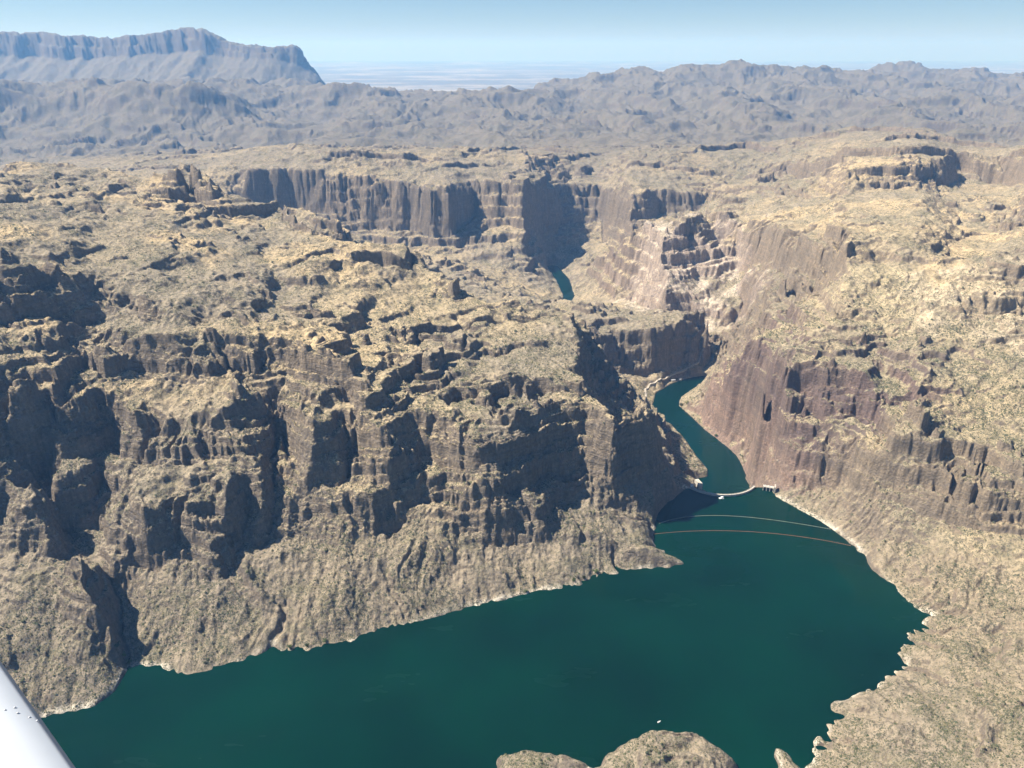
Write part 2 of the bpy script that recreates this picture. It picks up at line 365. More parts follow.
# roughen the base: spurs and gullies, then run water down it
lake_d = polydist([tuple(p) for p in LAKE_W], gx, gy, closed=True)
lake_d = np.minimum(lake_d, polydist([tuple(p) for p in KNOLL], gx, gy, closed=True))
wat = np.minimum(np.where(in_lake, 0, lake_d), np.where(gy > 1560, np.maximum(rdist, 0), 1e9)).astype(np.float32)  # metres from water
gyy, gxx = np.gradient(base, CELL); slope = np.hypot(gxx, gyy)
amp = sstep(5, 90, wat)
rough = (fbm(gx, gy, 260, 5, 11) * 16 + (ridged(gx, gy, 150, 4, 21) - .9) * 9) * amp * (0.35 + 0.65 * sstep(.05, .5, slope))
tal0 = sstep(150, 80, base) * (gy < 1500) * sstep(.25, .4, slope)
h = base + rough * (1 - .65 * tal0)
def erode(h, n, steps, seed, rate=.25, cap=4.0):
    r = np.random.RandomState(seed); h = h.copy()
    px = r.uniform(2, NX - 3, n); py = r.uniform(2, NY - 3, n); vx = np.zeros(n); vy = np.zeros(n); s = np.zeros(n); vel = np.ones(n)
    for t in range(steps):
        ix = px.astype(np.int32); iy = py.astype(np.int32); fx = px - ix; fy = py - iy
        a = h[iy, ix]; b = h[iy, ix + 1]; c = h[iy + 1, ix]; d = h[iy + 1, ix + 1]
        gx_ = (b - a) * (1 - fy) + (d - c) * fy; gy_ = (c - a) * (1 - fx) + (d - b) * fx
        z0 = a * (1 - fx) * (1 - fy) + b * fx * (1 - fy) + c * (1 - fx) * fy + d * fx * fy
        vx = .35 * vx - .65 * gx_; vy = .35 * vy - .65 * gy_
        l = np.maximum(np.hypot(vx, vy), 1e-6); dx = vx / l; dy = vy / l; vx, vy = dx * np.minimum(l, 1), dy * np.minimum(l, 1)
        nx_ = np.clip(px + dx, 2, NX - 3); ny_ = np.clip(py + dy, 2, NY - 3)
        jx = nx_.astype(np.int32); jy = ny_.astype(np.int32); ex = nx_ - jx; ey = ny_ - jy
        z1 = h[jy, jx] * (1 - ex) * (1 - ey) + h[jy, jx + 1] * ex * (1 - ey) + h[jy + 1, jx] * (1 - ex) * ey + h[jy + 1, jx + 1] * ex * ey
        dh = z0 - z1
        capy = np.clip(dh, .02, cap) * vel * 1.2
        dep = np.where(dh < 0, np.minimum(s, -dh), (s - capy) * .25)
        dep = np.where(dep < 0, -np.minimum(-dep * rate * 4, np.maximum(dh, 0) * .4), dep)
        s = s - dep
        for (oy, ox, w) in ((0, 0, (1 - fx) * (1 - fy)), (0, 1, fx * (1 - fy)), (1, 0, (1 - fx) * fy), (1, 1, fx * fy)):
            np.add.at(h, (iy + oy, ix + ox), dep * w)
        vel = np.clip(vel * .93 + np.clip(dh, -1, 4) * .1, .15, 2.5)
        px, py = nx_, ny_
    return h
for q in range(3):
    h = erode(h, 90000, 45, 50 + q, rate=.2)
h = np.where(in_lake, np.minimum(h, -4), h)
keep = sstep(0, 25, wat)
h = base * (1 - keep) + h * keep

# single ledges and outcrops traced from the photograph: (height of the step, pixels along its lip)
LEDGES = [(8, (448, 313), (470, 311), (490, 308), (520, 310)), (10, (405, 335), (440, 331), (470, 323), (500, 320), (550, 320)), (8, (425, 342), (470, 340)), (13, (448, 358), (480, 352)), (12, (485, 353), (522, 345), (545, 345)),
    (10, (400, 357), (428, 358)), (12, (408, 375), (448, 375)), (16, (425, 387), (480, 388), (520, 385), (560, 387)), (7, (430, 300), (480, 297), (520, 299)), (8, (380, 368), (410, 366)),
    (17, (228, 280), (245, 278), (263, 289)), (14, (220, 297), (240, 304), (250, 313)), (14, (216, 316), (240, 318), (254, 328)), (8, (255, 305), (272, 307)),
    (16, (270, 270), (300, 260), (330, 251), (345, 260)), (34, (350, 264), (368, 259), (386, 262), (402, 268), (438, 271)), (10, (290, 312), (330, 316)), (9, (355, 318), (388, 318)),
    (22, (200, 341), (245, 337), (285, 344), (302, 352), (330, 369)), (8, (330, 335), (360, 338)), (10, (335, 350), (375, 352)),
    (15, (62, 197), (80, 194), (100, 198), (128, 189), (142, 191)), (10, (-10, 206), (20, 200), (42, 205)), (11, (118, 180), (145, 187)), (9, (138, 215), (172, 220)), (9, (152, 263), (170, 252), (182, 242)), (9, (50, 232), (80, 228)),
    (15, (196, 213), (228, 209)), (17, (230, 211), (268, 212)), (13, (246, 196), (282, 193)), (13, (270, 208), (300, 204), (318, 215)), (9, (240, 181), (262, 180)), (10, (298, 230), (325, 228), (340, 232)),
    (15, (812, 257), (832, 253)), (14, (845, 256), (862, 249)), (14, (948, 238), (970, 233), (998, 235)), (11, (968, 312), (990, 306), (1014, 301)), (12, (763, 347), (786, 342)), (10, (918, 387), (950, 389)), (12, (903, 397), (925, 399)), (10, (945, 394), (972, 394)),
    (24, (906, 446), (925, 434), (948, 432)), (16, (958, 468), (980, 458), (1006, 460)), (15, (966, 502), (1012, 508)), (12, (950, 517), (992, 521)), (6, (870, 330), (930, 352), (990, 362)), (8, (880, 300), (905, 296)), (8, (830, 318), (850, 322)),
    (12, (985, 345), (1020, 340)), (10, (800, 395), (828, 392)), (14, (845, 405), (870, 412)), (16, (700, 232), (735, 226)), (10, (870, 262), (895, 256)), (10, (600, 278), (618, 272)), (14, (648, 270), (668, 266)), (9, (880, 425), (900, 420)), (11, (760, 300), (790, 296)), (10, (800, 330), (822, 336))]
LEDGES += [(45, (690, 128), (712, 121), (745, 124)), (36, (600, 146), (640, 141), (688, 144)), (40, (700, 150), (745, 146), (770, 150)), (30, (560, 160), (592, 156)), (55, (765, 176), (785, 168), (812, 176)), (34, (336, 158), (380, 157), (432, 161)),
    (60, (800, 170), (850, 156), (900, 155), (960, 160), (1015, 160)), (28, (470, 152), (520, 148), (560, 150)), (26, (620, 170), (660, 166), (700, 172)), (30, (830, 135), (880, 130), (930, 136)), (24, (720, 192), (760, 188), (800, 196)), (26, (880, 142), (940, 140), (1010, 146)), (22, (440, 168), (480, 166))]
def hit_grid(px, py):
    d = W(px, py, H - 100) - np.array([0, 0, H]); d = d / np.linalg.norm(d)
    t = np.linspace(800, 6400, 1800); P = np.array([0, 0, H]) + d * t[:, None]
    k = np.argmax(P[:, 2] < np.maximum(bil(h, P[:, 0], P[:, 1]), -75)); return P[k, :2] if k and P[k, 1] < 6000 else None
def ledge(A, *pix):
    pts = [q for q in (hit_grid(*p) for p in pix) if q is not None]
    if len(pts) < 2 or max(p[1] for p in pts) > 1.5 * min(p[1] for p in pts): return
    pts = np.array(pts)
    far = max(1., pts[:, 1].mean() / 2300.)
    lo = pts.min(0) - 160 * far; hi = pts.max(0) + 160 * far
    i0, i1 = [int(np.clip((v - X0) / CELL, 0, NX)) for v in (lo[0], hi[0])]; j0, j1 = [int(np.clip((v - Y0) / CELL, 0, NY)) for v in (lo[1], hi[1])]
    x = gx[j0:j1, i0:i1]; y = gy[j0:j1, i0:i1]
    best = np.full(x.shape, 1e9); sg = np.zeros(x.shape); en = np.minimum(np.hypot(x - pts[0, 0], y - pts[0, 1]), np.hypot(x - pts[-1, 0], y - pts[-1, 1])); onend = np.zeros(x.shape, bool)
    for a, b in zip(pts[:-1], pts[1:]):
        v = b - a; l2 = v @ v; t = ((x - a[0]) * v[0] + (y - a[1]) * v[1]) / l2; tc = np.clip(t, 0, 1)
        q = np.hypot(x - a[0] - tc * v[0], y - a[1] - tc * v[1]); m = q < best
        best = np.where(m, q, best); sg = np.where(m, np.sign(v[0] * (y - a[1]) - v[1] * (x - a[0])), sg)
    d = best * sg; L = np.hypot(*(pts[-1] - pts[0])); ef = np.exp(-np.maximum(best - 0, 0) / 400) * sstep(0, min(30, L * .3), en)
    up = sstep(-3, 4, d)
    h[j0:j1, i0:i1] += A * ef * (up * .6 * np.exp(-np.maximum(d, 0) / (45 * far)) - (1 - up) * .4 * np.exp(np.minimum(d, 0) / (22 * far)))
for L in LEDGES: ledge(*L)
h = h.astype(np.float32)

# ------------------------------------------------------------------ full height function
def terrace(z, x, y):
    """resistant beds: ledges of uneven thickness that come and go along the slope"""
    zz = z + 16 * fbm(x, y, 500, 3, 61)
    out = np.zeros_like(z)
    for per, k0, sd, sc in ((52., .66, 71, 420.), (24., .72, 81, 260.), (10., .45, 87, 160.)):
        m = np.clip(fbm(x, y, sc, 3, sd) * 1.3 + .68, 0, 1)
        f = zz / per + .35 * fbm(x, y, sc * 2, 2, sd + 3); fr = f - np.floor(f)
        out += m * k0 * per * (sstep(.66, .90, fr) - fr + .1)
    return out
def height(x, y):
    w1 = fbm(x, y, 150, 2, 31); w2 = fbm(x, y, 150, 2, 41)
    w3 = facet(x, y, 46, 3, 33, .5); w4 = facet(x, y, 46, 3, 43, .5)
    wd = bil(wat, x, y); k = np.where(y < 1560, sstep(1, 45, wd), sstep(1, 18, wd))
    WA = 24 + 12 * sstep(500, 540, x) * sstep(760, 700, x) * sstep(1570, 1640, y) * sstep(2200, 2080, y)
    wx = x + (w1 * WA + w3 * 6.0) * (.13 + .87 * k); wy = y + (w2 * WA + w4 * 6.0) * (.13 + .87 * k)
    z = bil(h, wx, wy)
    sl = np.hypot(bil(gxx_s, wx, wy), bil(gyy_s, wx, wy))
    zr = z + 75 * sstep(1540, 1600, y)
    reg = np.clip(.62 + 1.1 * fbm(x, y, 520, 2, 171) - .45 * sstep(330, 430, z) + .55 * sstep(.5, .9, sl), .06, 1.25)
    # gullies and knobs
    tal = sstep(135, 70, z) * sstep(.25, .45, sl) * (y < 1500)
    gul = ridged(x + w3 * 6, y + w4 * 6, 110, 4, 151) - .8
    z = z + k * gul * (5 + 7 * sstep(.1, .5, sl)) * (1 - .8 * tal)
    z = z + k * tal * (ridged(x + w1 * 9, y * .12, 26, 3, 191) - .8) * 2.2
    kn = fbm(x + w3 * 9, y + w4 * 9, 170, 4, 161)
    z = z + k * (13 * sstep(.30, .40, kn) + 10 * sstep(.52, .60, kn)) * sstep(60, 130, zr) * (1 - sstep(.35, .6, sl)) * reg * (1 - tal)
    z = z + terrace(z, x, y) * k * sstep(.06, .2, sl) * sstep(25, 95, zr + .25 * wd) * reg * (1 - .85 * tal)
    z = z + k * (fbm(x, y, 45, 3, 51) * 2.6 * (1 - .5 * tal) + fbm(x, y, 13, 3, 55, .6) * 1.5 * (1 + 1.3 * sstep(.3, 1.2, sl)))
    z = np.where((y > 1560) & (wd > 5) & (z < -71.5), -71.5 + .1 * (z + 71.5), z)
    stp = sstep(.7, 1.6, sl) * k
    z = z + stp * ((facet(x, y, 58, 2, 37, .5) - .7) * 8 + (facet(x, y, 19, 3, 47, .55) - .7) * 3.5)
    z = np.where((y > 1575) & (wd > 5), np.maximum(z, -72.5), z)
    return z, sl, wd
g2 = np.gradient(blur(h, 2), CELL); gyy_s = g2[0].astype(np.float32); gxx_s = g2[1].astype(np.float32)

# far country: crest and foot lines at estimated distances, filled in the same way on a coarse grid
FX0, FX1, FY0, FY1, FC = -20000.0, 20000.0, 4500.0, 32000.0, 60.0
fnx = int((FX1 - FX0) / FC) + 1; fny = int((FY1 - FY0) / FC) + 1
facc = np.zeros((fny, fnx)); fcnt = np.zeros((fny, fnx))
def fpin(P):
    for a, b in zip(P[:-1], P[1:]):
        n = max(2, int(np.hypot(*(b - a)[:2]) / (FC * .6)) + 1)
        L = a + (b - a) * np.linspace(0, 1, n)[:, None]
        ix = np.round((L[:, 0] - FX0) / FC).astype(int); iy = np.round((L[:, 1] - FY0) / FC).astype(int)
        k = (ix >= 0) & (ix < fnx) & (iy >= 0) & (iy < fny)
        np.add.at(facc, (iy[k], ix[k]), L[k, 2]); np.add.at(fcnt, (iy[k], ix[k]), 1)
def farline(Y, *pts): fpin([WY(x, y, Y) for x, y in pts])
def farflat(z, *pts): fpin([np.array([x, y, z], float) for x, y in pts])
mesa = [(-300, 36), (-200, 30), (-100, 36), (0, 33), (25, 35), (70, 35), (90, 38), (115, 38), (130, 35), (150, 34), (165, 31), (180, 30), (195, 29), (205, 32), (212, 36), (220, 42), (235, 44), (250, 45), (280, 47), (291, 48), (297, 53), (299, 65), (305, 71), (314, 78)]
farline(10700, (-300, 86), (0, 86), (100, 83), (200, 78), (300, 80), (335, 84))
MES = np.array([WY(x, y, 12000) for x, y in mesa] + [WY(328, 90, 12000)])
MFT = np.array([WY(x, y, 11850) for x, y in ((-300, 56), (0, 55), (60, 58), (100, 57), (150, 54), (200, 50), (225, 57), (250, 57), (285, 59), (296, 64), (312, 74), (330, 92))])
farflat(60, (-9000, 15500), (-6000, 15500), (-3000, 15500))
hill = [(-200, 82), (-80, 76), (0, 77), (20, 80), (45, 87), (60, 82), (85, 78), (110, 80), (140, 80), (165, 80), (180, 82), (200, 80), (215, 87), (230, 92), (240, 105), (262, 116)]
farline(7700, *hill)
farline(7900, *[(x, y + 1) for x, y in hill[:-3]])
farline(7450, (-200, 104), (0, 103), (60, 104), (140, 103), (200, 102), (225, 107), (240, 112))
farline(6900, (-200, 128), (0, 128), (80, 132), (160, 128), (240, 126), (270, 126))
farline(5900, (-250, 152), (0, 154), (100, 152), (200, 150), (300, 146), (400, 146))
farline(9300, (200, 80), (222, 79), (245, 82), (280, 87), (300, 85), (330, 82), (355, 83), (375, 87), (400, 93))
farline(8900, (240, 96), (300, 100), (360, 99), (400, 100))
farline(9000, (400, 98), (440, 92), (480, 86), (500, 80), (512, 77), (530, 80), (560, 88))
farline(8300, (280, 114), (400, 112), (500, 108), (560, 106))
farline(7000, (280, 130), (400, 128), (500, 126), (600, 128), (700, 124), (800, 122), (900, 118), (1024, 116), (1200, 116))
farline(11500, (540, 74), (565, 71), (590, 72), (640, 69), (660, 64), (690, 61), (720, 62), (760, 59), (800, 60), (830, 66), (845, 69))
farline(10200, (560, 92), (640, 86), (720, 82), (800, 84), (860, 86), (940, 88), (1024, 92), (1200, 92))
farline(13500, (830, 72), (860, 65), (900, 62), (920, 62), (960, 68), (1000, 73), (1024, 76), (1200, 70))
farline(8600, (600, 110), (700, 100), (800, 100), (900, 98), (1024, 100), (1200, 100))
farflat(-120, (-2600, 13500), (-1200, 11800), (200, 12500), (1200, 14000), (3000, 15500), (6000, 17000), (12000, 18000))
farflat(-180, (-20000, 19000), (0, 18000), (20000, 20000)); farflat(-180, (-20000, 31900), (20000, 31900))
farflat(300, (-20000, 4560), (20000, 4560))
fbase = blur(solve(facc, fcnt), 1).astype(np.float32)
def far_height(x, y):
    """rolling desert ranges beyond the gorge, dying out on to the plain"""
    w1 = fbm(x, y, 900, 3, 121); w2 = fbm(x, y, 900, 3, 131)
    mw = 1 - .65 * sstep(-1800, -2600, x) * sstep(10600, 11400, y)
    fx = np.clip((x + mw * (130 * w1 + 55 * facet(x, y, 330, 3, 141)) - FX0) / FC, 0, fnx - 1.001); fy = np.clip((y + mw * (130 * w2 + 55 * facet(x, y, 330, 3, 143)) - FY0) / FC, 0, fny - 1.001)
    ix = fx.astype(np.int32); iy = fy.astype(np.int32); fx = fx - ix; fy = fy - iy
    z = (fbase[iy, ix] * (1 - fx) + fbase[iy, ix + 1] * fx) * (1 - fy) + (fbase[iy + 1, ix] * (1 - fx) + fbase[iy + 1, ix + 1] * fx) * fy
    d = np.hypot(x, y)
    hi = sstep(-100, 150, z)
    w5 = fbm(x, y, 700, 3, 123); mes = 1 - .72 * sstep(-1800, -2600, x) * sstep(10600, 11400, y)
    r = (ridged(x + 260 * w5, y - 260 * w1, 1300, 7, 101, .56) - 1.62) * mes; q = ridged(x, y, 2600, 2, 105) - 1.4
    z = z + hi * (r * 100 * (.35 + .65 * sstep(5800, 7400, np.hypot(x, y))) + q * 50 * sstep(9500, 7000, np.hypot(x, y)) * sstep(5200, 6000, y) + fbm(x, y, 200, 4, 111) * 20 * mes)
    f = z / 90 + .5 * fbm(x, y, 2500, 2, 113); fr = f - np.floor(f)
    z = z + hi * 22 * np.clip(fbm(x, y, 1100, 3, 117) + .4, 0, 1) * (sstep(.55, .85, fr) - fr)
    # the long mesa on the left: talus, a two-step cliff and a level top
    xs = x + 25 * facet(x, y, 150, 2, 147)
    crest = np.interp(xs, MES[:, 0], MES[:, 2]); foot = np.interp(xs, MFT[:, 0], MFT[:, 2])
    f1 = facet(x, 0 * y, 420, 3, 145, .6); f2 = facet(x, y, 95, 3, 149, .6)
    dd = y - (11850 + 120 * f1 + 30 * f2)
    st = .5 * sstep(0, 40, dd) + .5 * sstep(95, 140, dd)
    zm = np.where(dd < 0, foot + .40 * dd + (ridged(x + 120 * f1, y * .5, 620, 5, 153) - 1.2) * 38 * sstep(0, -300, dd), foot + np.maximum(crest - foot, 0) * st - np.maximum(dd - 350, 0) * .6) + 20 * f2 + 26 * f1 * sstep(0, 60, dd)
    z = np.where((x < MES[-1, 0]) & (y > 9000) & (y < 15500), np.maximum(z, zm), z)
    return z

# ------------------------------------------------------------------ fan mesh
def rows():
    y = 480.0; out = []
    while y < 6000: out.append(y); y += (1.8 if y < 1050 else 1.35 if y < 1750 else min(1.8 + (y - 1750) * .0014, 8.)) * ROWK
    while y < 79000: out.append(y); y *= 1.0035 + max(0, min(.02, (y - 14000) * 1e-6))
    return np.array(out)
ROWK, NC = 1.0, 1700
ys = rows(); us = np.linspace(-1.12, 1.12, NC)
U, Yg = np.meshgrid(us, ys); Xg = (U * Yg)
z = np.zeros(Xg.shape, np.float32); SL = np.zeros_like(z); WD = np.full_like(z, 500)
near = (Yg < 6190)
nr = near.any(1).sum()
for i in range(0, nr, 200):
    j = min(nr, i + 200)
    z[i:j], SL[i:j], WD[i:j] = height(Xg[i:j], Yg[i:j])
ed = np.maximum(sstep(5200, 6150, Yg), sstep(2450, 2850, np.abs(Xg)))
j = int((Yg[:, 0] < 4600).sum())
zf = np.zeros_like(z); zf[:] = far_height(Xg, Yg)
z = z * (1 - ed) + zf * ed
print('fan', z.shape, len(ys))

def grid_mesh(name, X, Y, Z):
    ny, nx = X.shape
    me = bpy.data.meshes.new(name)
    me.vertices.add(ny * nx)
    me.vertices.foreach_set('co', np.stack([X, Y, Z], -1).astype(np.float32).ravel())
    idx = np.arange(ny * nx).reshape(ny, nx)
    q = np.stack([idx[:-1, :-1], idx[:-1, 1:], idx[1:, 1:], idx[1:, :-1]], -1).reshape(-1, 4)
    me.loops.add(q.size); me.loops.foreach_set('vertex_index', q.ravel().astype(np.int32))
    me.polygons.add(len(q)); me.polygons.foreach_set('loop_start', (np.arange(len(q)) * 4).astype(np.int32))
    me.polygons.foreach_set('use_smooth', np.ones(len(q), bool))
    me.update(calc_edges=True)
    return me

# ------------------------------------------------------------------ materials
def mat(name):
    m = bpy.data.materials.new(name); m.use_nodes = True
    nt = m.node_tree; return m, nt.nodes, nt.links, nt.nodes['Principled BSDF']
def mixc(n, l, fac, a, b, mode='MIX'):
    x = n.new('ShaderNodeMix'); x.data_type = 'RGBA'; x.blend_type = mode
    for s, v in ((x.inputs[0], fac), (x.inputs[6], a), (x.inputs[7], b)):
        if hasattr(v, 'is_linked'): l.new(v, s)
        elif isinstance(v, tuple): s.default_value = v if len(v) == 4 else (*v, 1)
        else: s.default_value = v
    return x.outputs[2]
def noise(n, l, vec, scale, detail=4, rough=.55):
    t = n.new('ShaderNodeTexNoise'); t.inputs['Scale'].default_value = scale; t.inputs['Detail'].default_value = detail; t.inputs['Roughness'].default_value = rough
    l.new(vec, t.inputs['Vector']); return t.outputs['Fac']
def ramp(n, l, f, stops):
    r = n.new('ShaderNodeValToRGB'); e = r.color_ramp.elements
    while len(e) < len(stops): e.new(.5)
    for k, (p, c) in enumerate(stops):
        e[k].position = p; e[k].color = (c, c, c, 1) if isinstance(c, (int, float)) else (*c, 1)
    l.new(f, r.inputs[0]); return r.outputs[0]
def math_(n, l, op, a, b=0.0):
    m = n.new('ShaderNodeMath'); m.operation = op
    for s, v in ((m.inputs[0], a), (m.inputs[1], b)):
        if hasattr(v, 'is_linked'): l.new(v, s)
        else: s.default_value = v
    return m.outputs[0]

def terrain_material():
    m, n, l, b = mat('desert_ground')
    geo = n.new('ShaderNodeNewGeometry'); pos = geo.outputs['Position']
    at = n.new('ShaderNodeAttribute'); at.attribute_name = 'soil'
    ar = n.new('ShaderNodeAttribute'); ar.attribute_name = 'rock'
    mp = n.new('ShaderNodeMapping'); mp.inputs['Scale'].default_value = (1, 1, .12); l.new(pos, mp.inputs['Vector'])   # vertical fluting
    ms = n.new('ShaderNodeMapping'); ms.inputs['Scale'].default_value = (.06, .06, 1); l.new(pos, ms.inputs['Vector'])  # bedding
    sep = n.new('ShaderNodeSeparateXYZ'); l.new(geo.outputs['True Normal'], sep.inputs[0])
    n1 = noise(n, l, pos, .012, 6, .6); n2 = noise(n, l, pos, .09, 6, .65); n3 = noise(n, l, pos, .45, 3, .6)
    flute = noise(n, l, mp.outputs[0], .16, 5, .6); bed = noise(n, l, ms.outputs[0], .14, 5, .65); crack = noise(n, l, pos, .22, 5, .7)
    # scrub: dark green grey dots over the soil, from single bushes to thickets
    n4 = noise(n, l, pos, .17, 4, .7)
    dots = math_(n, l, 'ADD', math_(n, l, 'MULTIPLY', n3, .42), math_(n, l, 'MULTIPLY', n4, .58))
    scrub = ramp(n, l, dots, [(.49, 0.), (.54, 1.)])
    patch = ramp(n, l, n1, [(.36, .12), (.60, 1.)])
    soil = mixc(n, l, ramp(n, l, n2, [(.32, 0.), (.68, 1.)]), mixc(n, l, 1.0, at.outputs['Color'], (.68, .68, .68), 'MULTIPLY'), mixc(n, l, 1.0, at.outputs['Color'], (1.2, 1.18, 1.14), 'MULTIPLY'))
    soil = mixc(n, l, math_(n, l, 'MULTIPLY', scrub, patch), soil, (.09, .088, .055))
    thick = ramp(n, l, noise(n, l, pos, .022, 7, .68), [(.51, 0.), (.62, .55)])
    soil = mixc(n, l, thick, soil, mixc(n, l, scrub, (.19, .17, .105), (.075, .078, .045)))
    rock = mixc(n, l, ramp(n, l, math_(n, l, 'ADD', math_(n, l, 'MULTIPLY', flute, .5), math_(n, l, 'MULTIPLY', crack, .5)), [(.38, 0.), (.62, 1.)]), mixc(n, l, 1.0, ar.outputs['Color'], (.55, .53, .53), 'MULTIPLY'), mixc(n, l, 1.0, ar.outputs['Color'], (1.3, 1.25, 1.2), 'MULTIPLY'))
    rock = mixc(n, l, ramp(n, l, bed, [(.38, .0), (.60, .65)]), rock, mixc(n, l, 1.0, ar.outputs['Color'], (.7, .73, .8), 'MULTIPLY'))
    rock = mixc(n, l, ramp(n, l, n2, [(.35, .35), (.6, 0.)]), rock, (.10, .085, .07))
    st = math_(n, l, 'ADD', sep.outputs['Z'], math_(n, l, 'MULTIPLY', math_(n, l, 'SUBTRACT', n2, .5), .35))
    f = ramp(n, l, st, [(.50, 1.), (.68, 0.)])
    c = mixc(n, l, f, soil, rock)
    l.new(c, b.inputs['Base Color']); b.inputs['Roughness'].default_value = .95; b.inputs['Specular IOR Level'].default_value = .15
    bu = n.new('ShaderNodeBump'); bu.inputs['Strength'].default_value = .9; bu.inputs['Distance'].default_value = 3.0
    hh = math_(n, l, 'ADD', math_(n, l, 'MULTIPLY', n3, .55), math_(n, l, 'ADD', math_(n, l, 'MULTIPLY', n2, 1.0), math_(n, l, 'MULTIPLY', f, math_(n, l, 'ADD', math_(n, l, 'MULTIPLY', math_(n, l, 'MULTIPLY', bed, math_(n, l, 'MULTIPLY', ar.outputs['Alpha'], ramp(n, l, noise(n, l, pos, .014, 5, .65), [(.40, .3), (.58, 1.)]))), 5.5), math_(n, l, 'ADD', math_(n, l, 'MULTIPLY', flute, .9), math_(n, l, 'MULTIPLY', crack, 2.6))))))
    l.new(hh, bu.inputs['Height']); l.new(bu.outputs[0], b.inputs['Normal'])
    return m

def water_material(name, c):
    m, n, l, b = mat(name)
    geo = n.new('ShaderNodeNewGeometry')
    b.inputs['Base Color'].default_value = (*c, 1); b.inputs['Roughness'].default_value = .08; b.inputs['Specular IOR Level'].default_value = .22; b.inputs['IOR'].default_value = 1.33
    big = noise(n, l, geo.outputs['Position'], .004, 3, .5)
    mw = n.new('ShaderNodeMapping'); mw.inputs['Scale'].default_value = (.35, 1, 1); mw.inputs['Rotation'].default_value = (0, 0, .5); l.new(geo.outputs['Position'], mw.inputs['Vector'])
    l.new(ramp(n, l, noise(n, l, mw.outputs[0], .012, 4, .6), [(.35, .04), (.65, .28)]), b.inputs['Roughness'])
    l.new(mixc(n, l, ramp(n, l, big, [(.35, 0.), (.65, 1.)]), tuple(v * .75 for v in c), tuple(v * 1.3 for v in c)), b.inputs['Base Color'])
    w = noise(n, l, geo.outputs['Position'], .25, 3); bu = n.new('ShaderNodeBump'); bu.inputs['Strength'].default_value = .25; bu.inputs['Distance'].default_value = .3
    l.new(w, bu.inputs['Height']); l.new(bu.outputs[0], b.inputs['Normal'])
    return m

# ------------------------------------------------------------------ setting
def soil_colours(X, Y, Z, WD):
    def V(*c): return np.array(c)
    def lerp(c, d, t): return c + (d - c) * np.asarray(t)[..., None]
    g = np.clip(fbm(X, Y, 420, 5, 201, .55) * 1.3 + .5, 0, 1); g2_ = np.clip(fbm(X, Y, 900, 3, 211) * .9 + .5, 0, 1)
    right = sstep(350, 900, X - (Y - 1500) * .05)
    c = lerp(V(.315, .265, .195), V(.435, .35, .225), g)
    c = lerp(c, lerp(V(.33, .28, .19), V(.44, .35, .22), g), right)
    c = lerp(c, V(.30, .255, .185), sstep(.45, .8, g2_) * .7)
    c = lerp(c, V(.53, .41, .245), sstep(250, 360, Z) * np.clip(fbm(X, Y, 330, 4, 281, .55) * 1.8 + .1, 0, 1) * sstep(4200, 3200, Y))
    tal = sstep(170, 60, Z) * (1 - sstep(600, 900, X)) * sstep(1900, 1500, Y)
    c = lerp(c, V(.27, .225, .17), tal * .8)
    low = sstep(90, 50, Z) * sstep(500, 800, X) * sstep(1400, 1200, Y)
    c = lerp(c, V(.31, .25, .175), low * .85)
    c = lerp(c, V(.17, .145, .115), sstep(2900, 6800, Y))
    city = sstep(15000, 19000, Y) * np.clip(fbm(X, Y * 2.5, 5200, 5, 241, .6) * 2.2, 0, 1)
    c = lerp(c, V(.42, .38, .32), city)
    ring = sstep(10, 5, Z) * sstep(20, 10, WD) * (Y < 1600) * np.clip(.75 + fbm(X, Y, 60, 3, 231), .25, 1)
    c = lerp(c, V(.62, .56, .46), ring)
    P = lambda cx, cy, rx, ry: np.clip(1.6 - 1.6 * (((X - cx) / rx) ** 2 + ((Y - cy) / ry) ** 2) + 1.6 * fbm(X, Y, 120, 4, 251, .6), 0, 1)
    c = lerp(c, V(.60, .51, .41), P(680, 2980, 280, 340) * .9)
    c = lerp(c, V(.56, .46, .28), P(930, 2000, 230, 200) * .5)
    c = lerp(c, V(.55, .46, .33), P(1250, 1880, 230, 230) * .6)
    pink = sstep(480, 560, X) * sstep(1450, 1560, Y) * sstep(2300, 2050, Y) * sstep(330, 220, Z) + .3 * sstep(2500, 2700, Y) * sstep(300, 420, X) * sstep(260, 120, Z) * sstep(4000, 3700, Y)
    rock = lerp(V(.27, .225, .17), V(.35, .28, .195), np.clip(.75 * right + .6 * (g - .3), 0, 1))
    rock = lerp(rock, lerp(V(.37, .265, .205), V(.225, .165, .14), sstep(40, 130, Z + 60 * fbm(X, Y, 90, 3, 261))), np.clip(pink * (1.0 + .7 * fbm(X, Y, 110, 3, 271)), 0, 1))
    rock = lerp(rock, V(.54, .44, .35), P(680, 2980, 280, 340) * .8)
    rock = lerp(rock, V(.48, .39, .26), np.clip(P(930, 2000, 230, 200) + P(1250, 1880, 230, 230), 0, 1) * .75)
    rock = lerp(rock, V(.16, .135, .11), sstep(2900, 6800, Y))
    bedding = .15 + .85 * sstep(420, 300, X) * sstep(2000, 1600, Y)
    return c, np.concatenate([rock, bedding[..., None]], -1)
me = grid_mesh('terrain', Xg, Yg, z)
cs, cr = soil_colours(Xg, Yg, z, WD)
for nm, c in (('soil', cs), ('rock', cr)):
    a = me.attributes.new(nm, 'FLOAT_COLOR', 'POINT'); a.data.foreach_set('color', (c if c.shape[-1] == 4 else np.concatenate([c, np.ones(c.shape[:2] + (1,))], -1)).astype(np.float32).ravel())
terrain = link('terrain', me, terrain_material(), kind='structure')

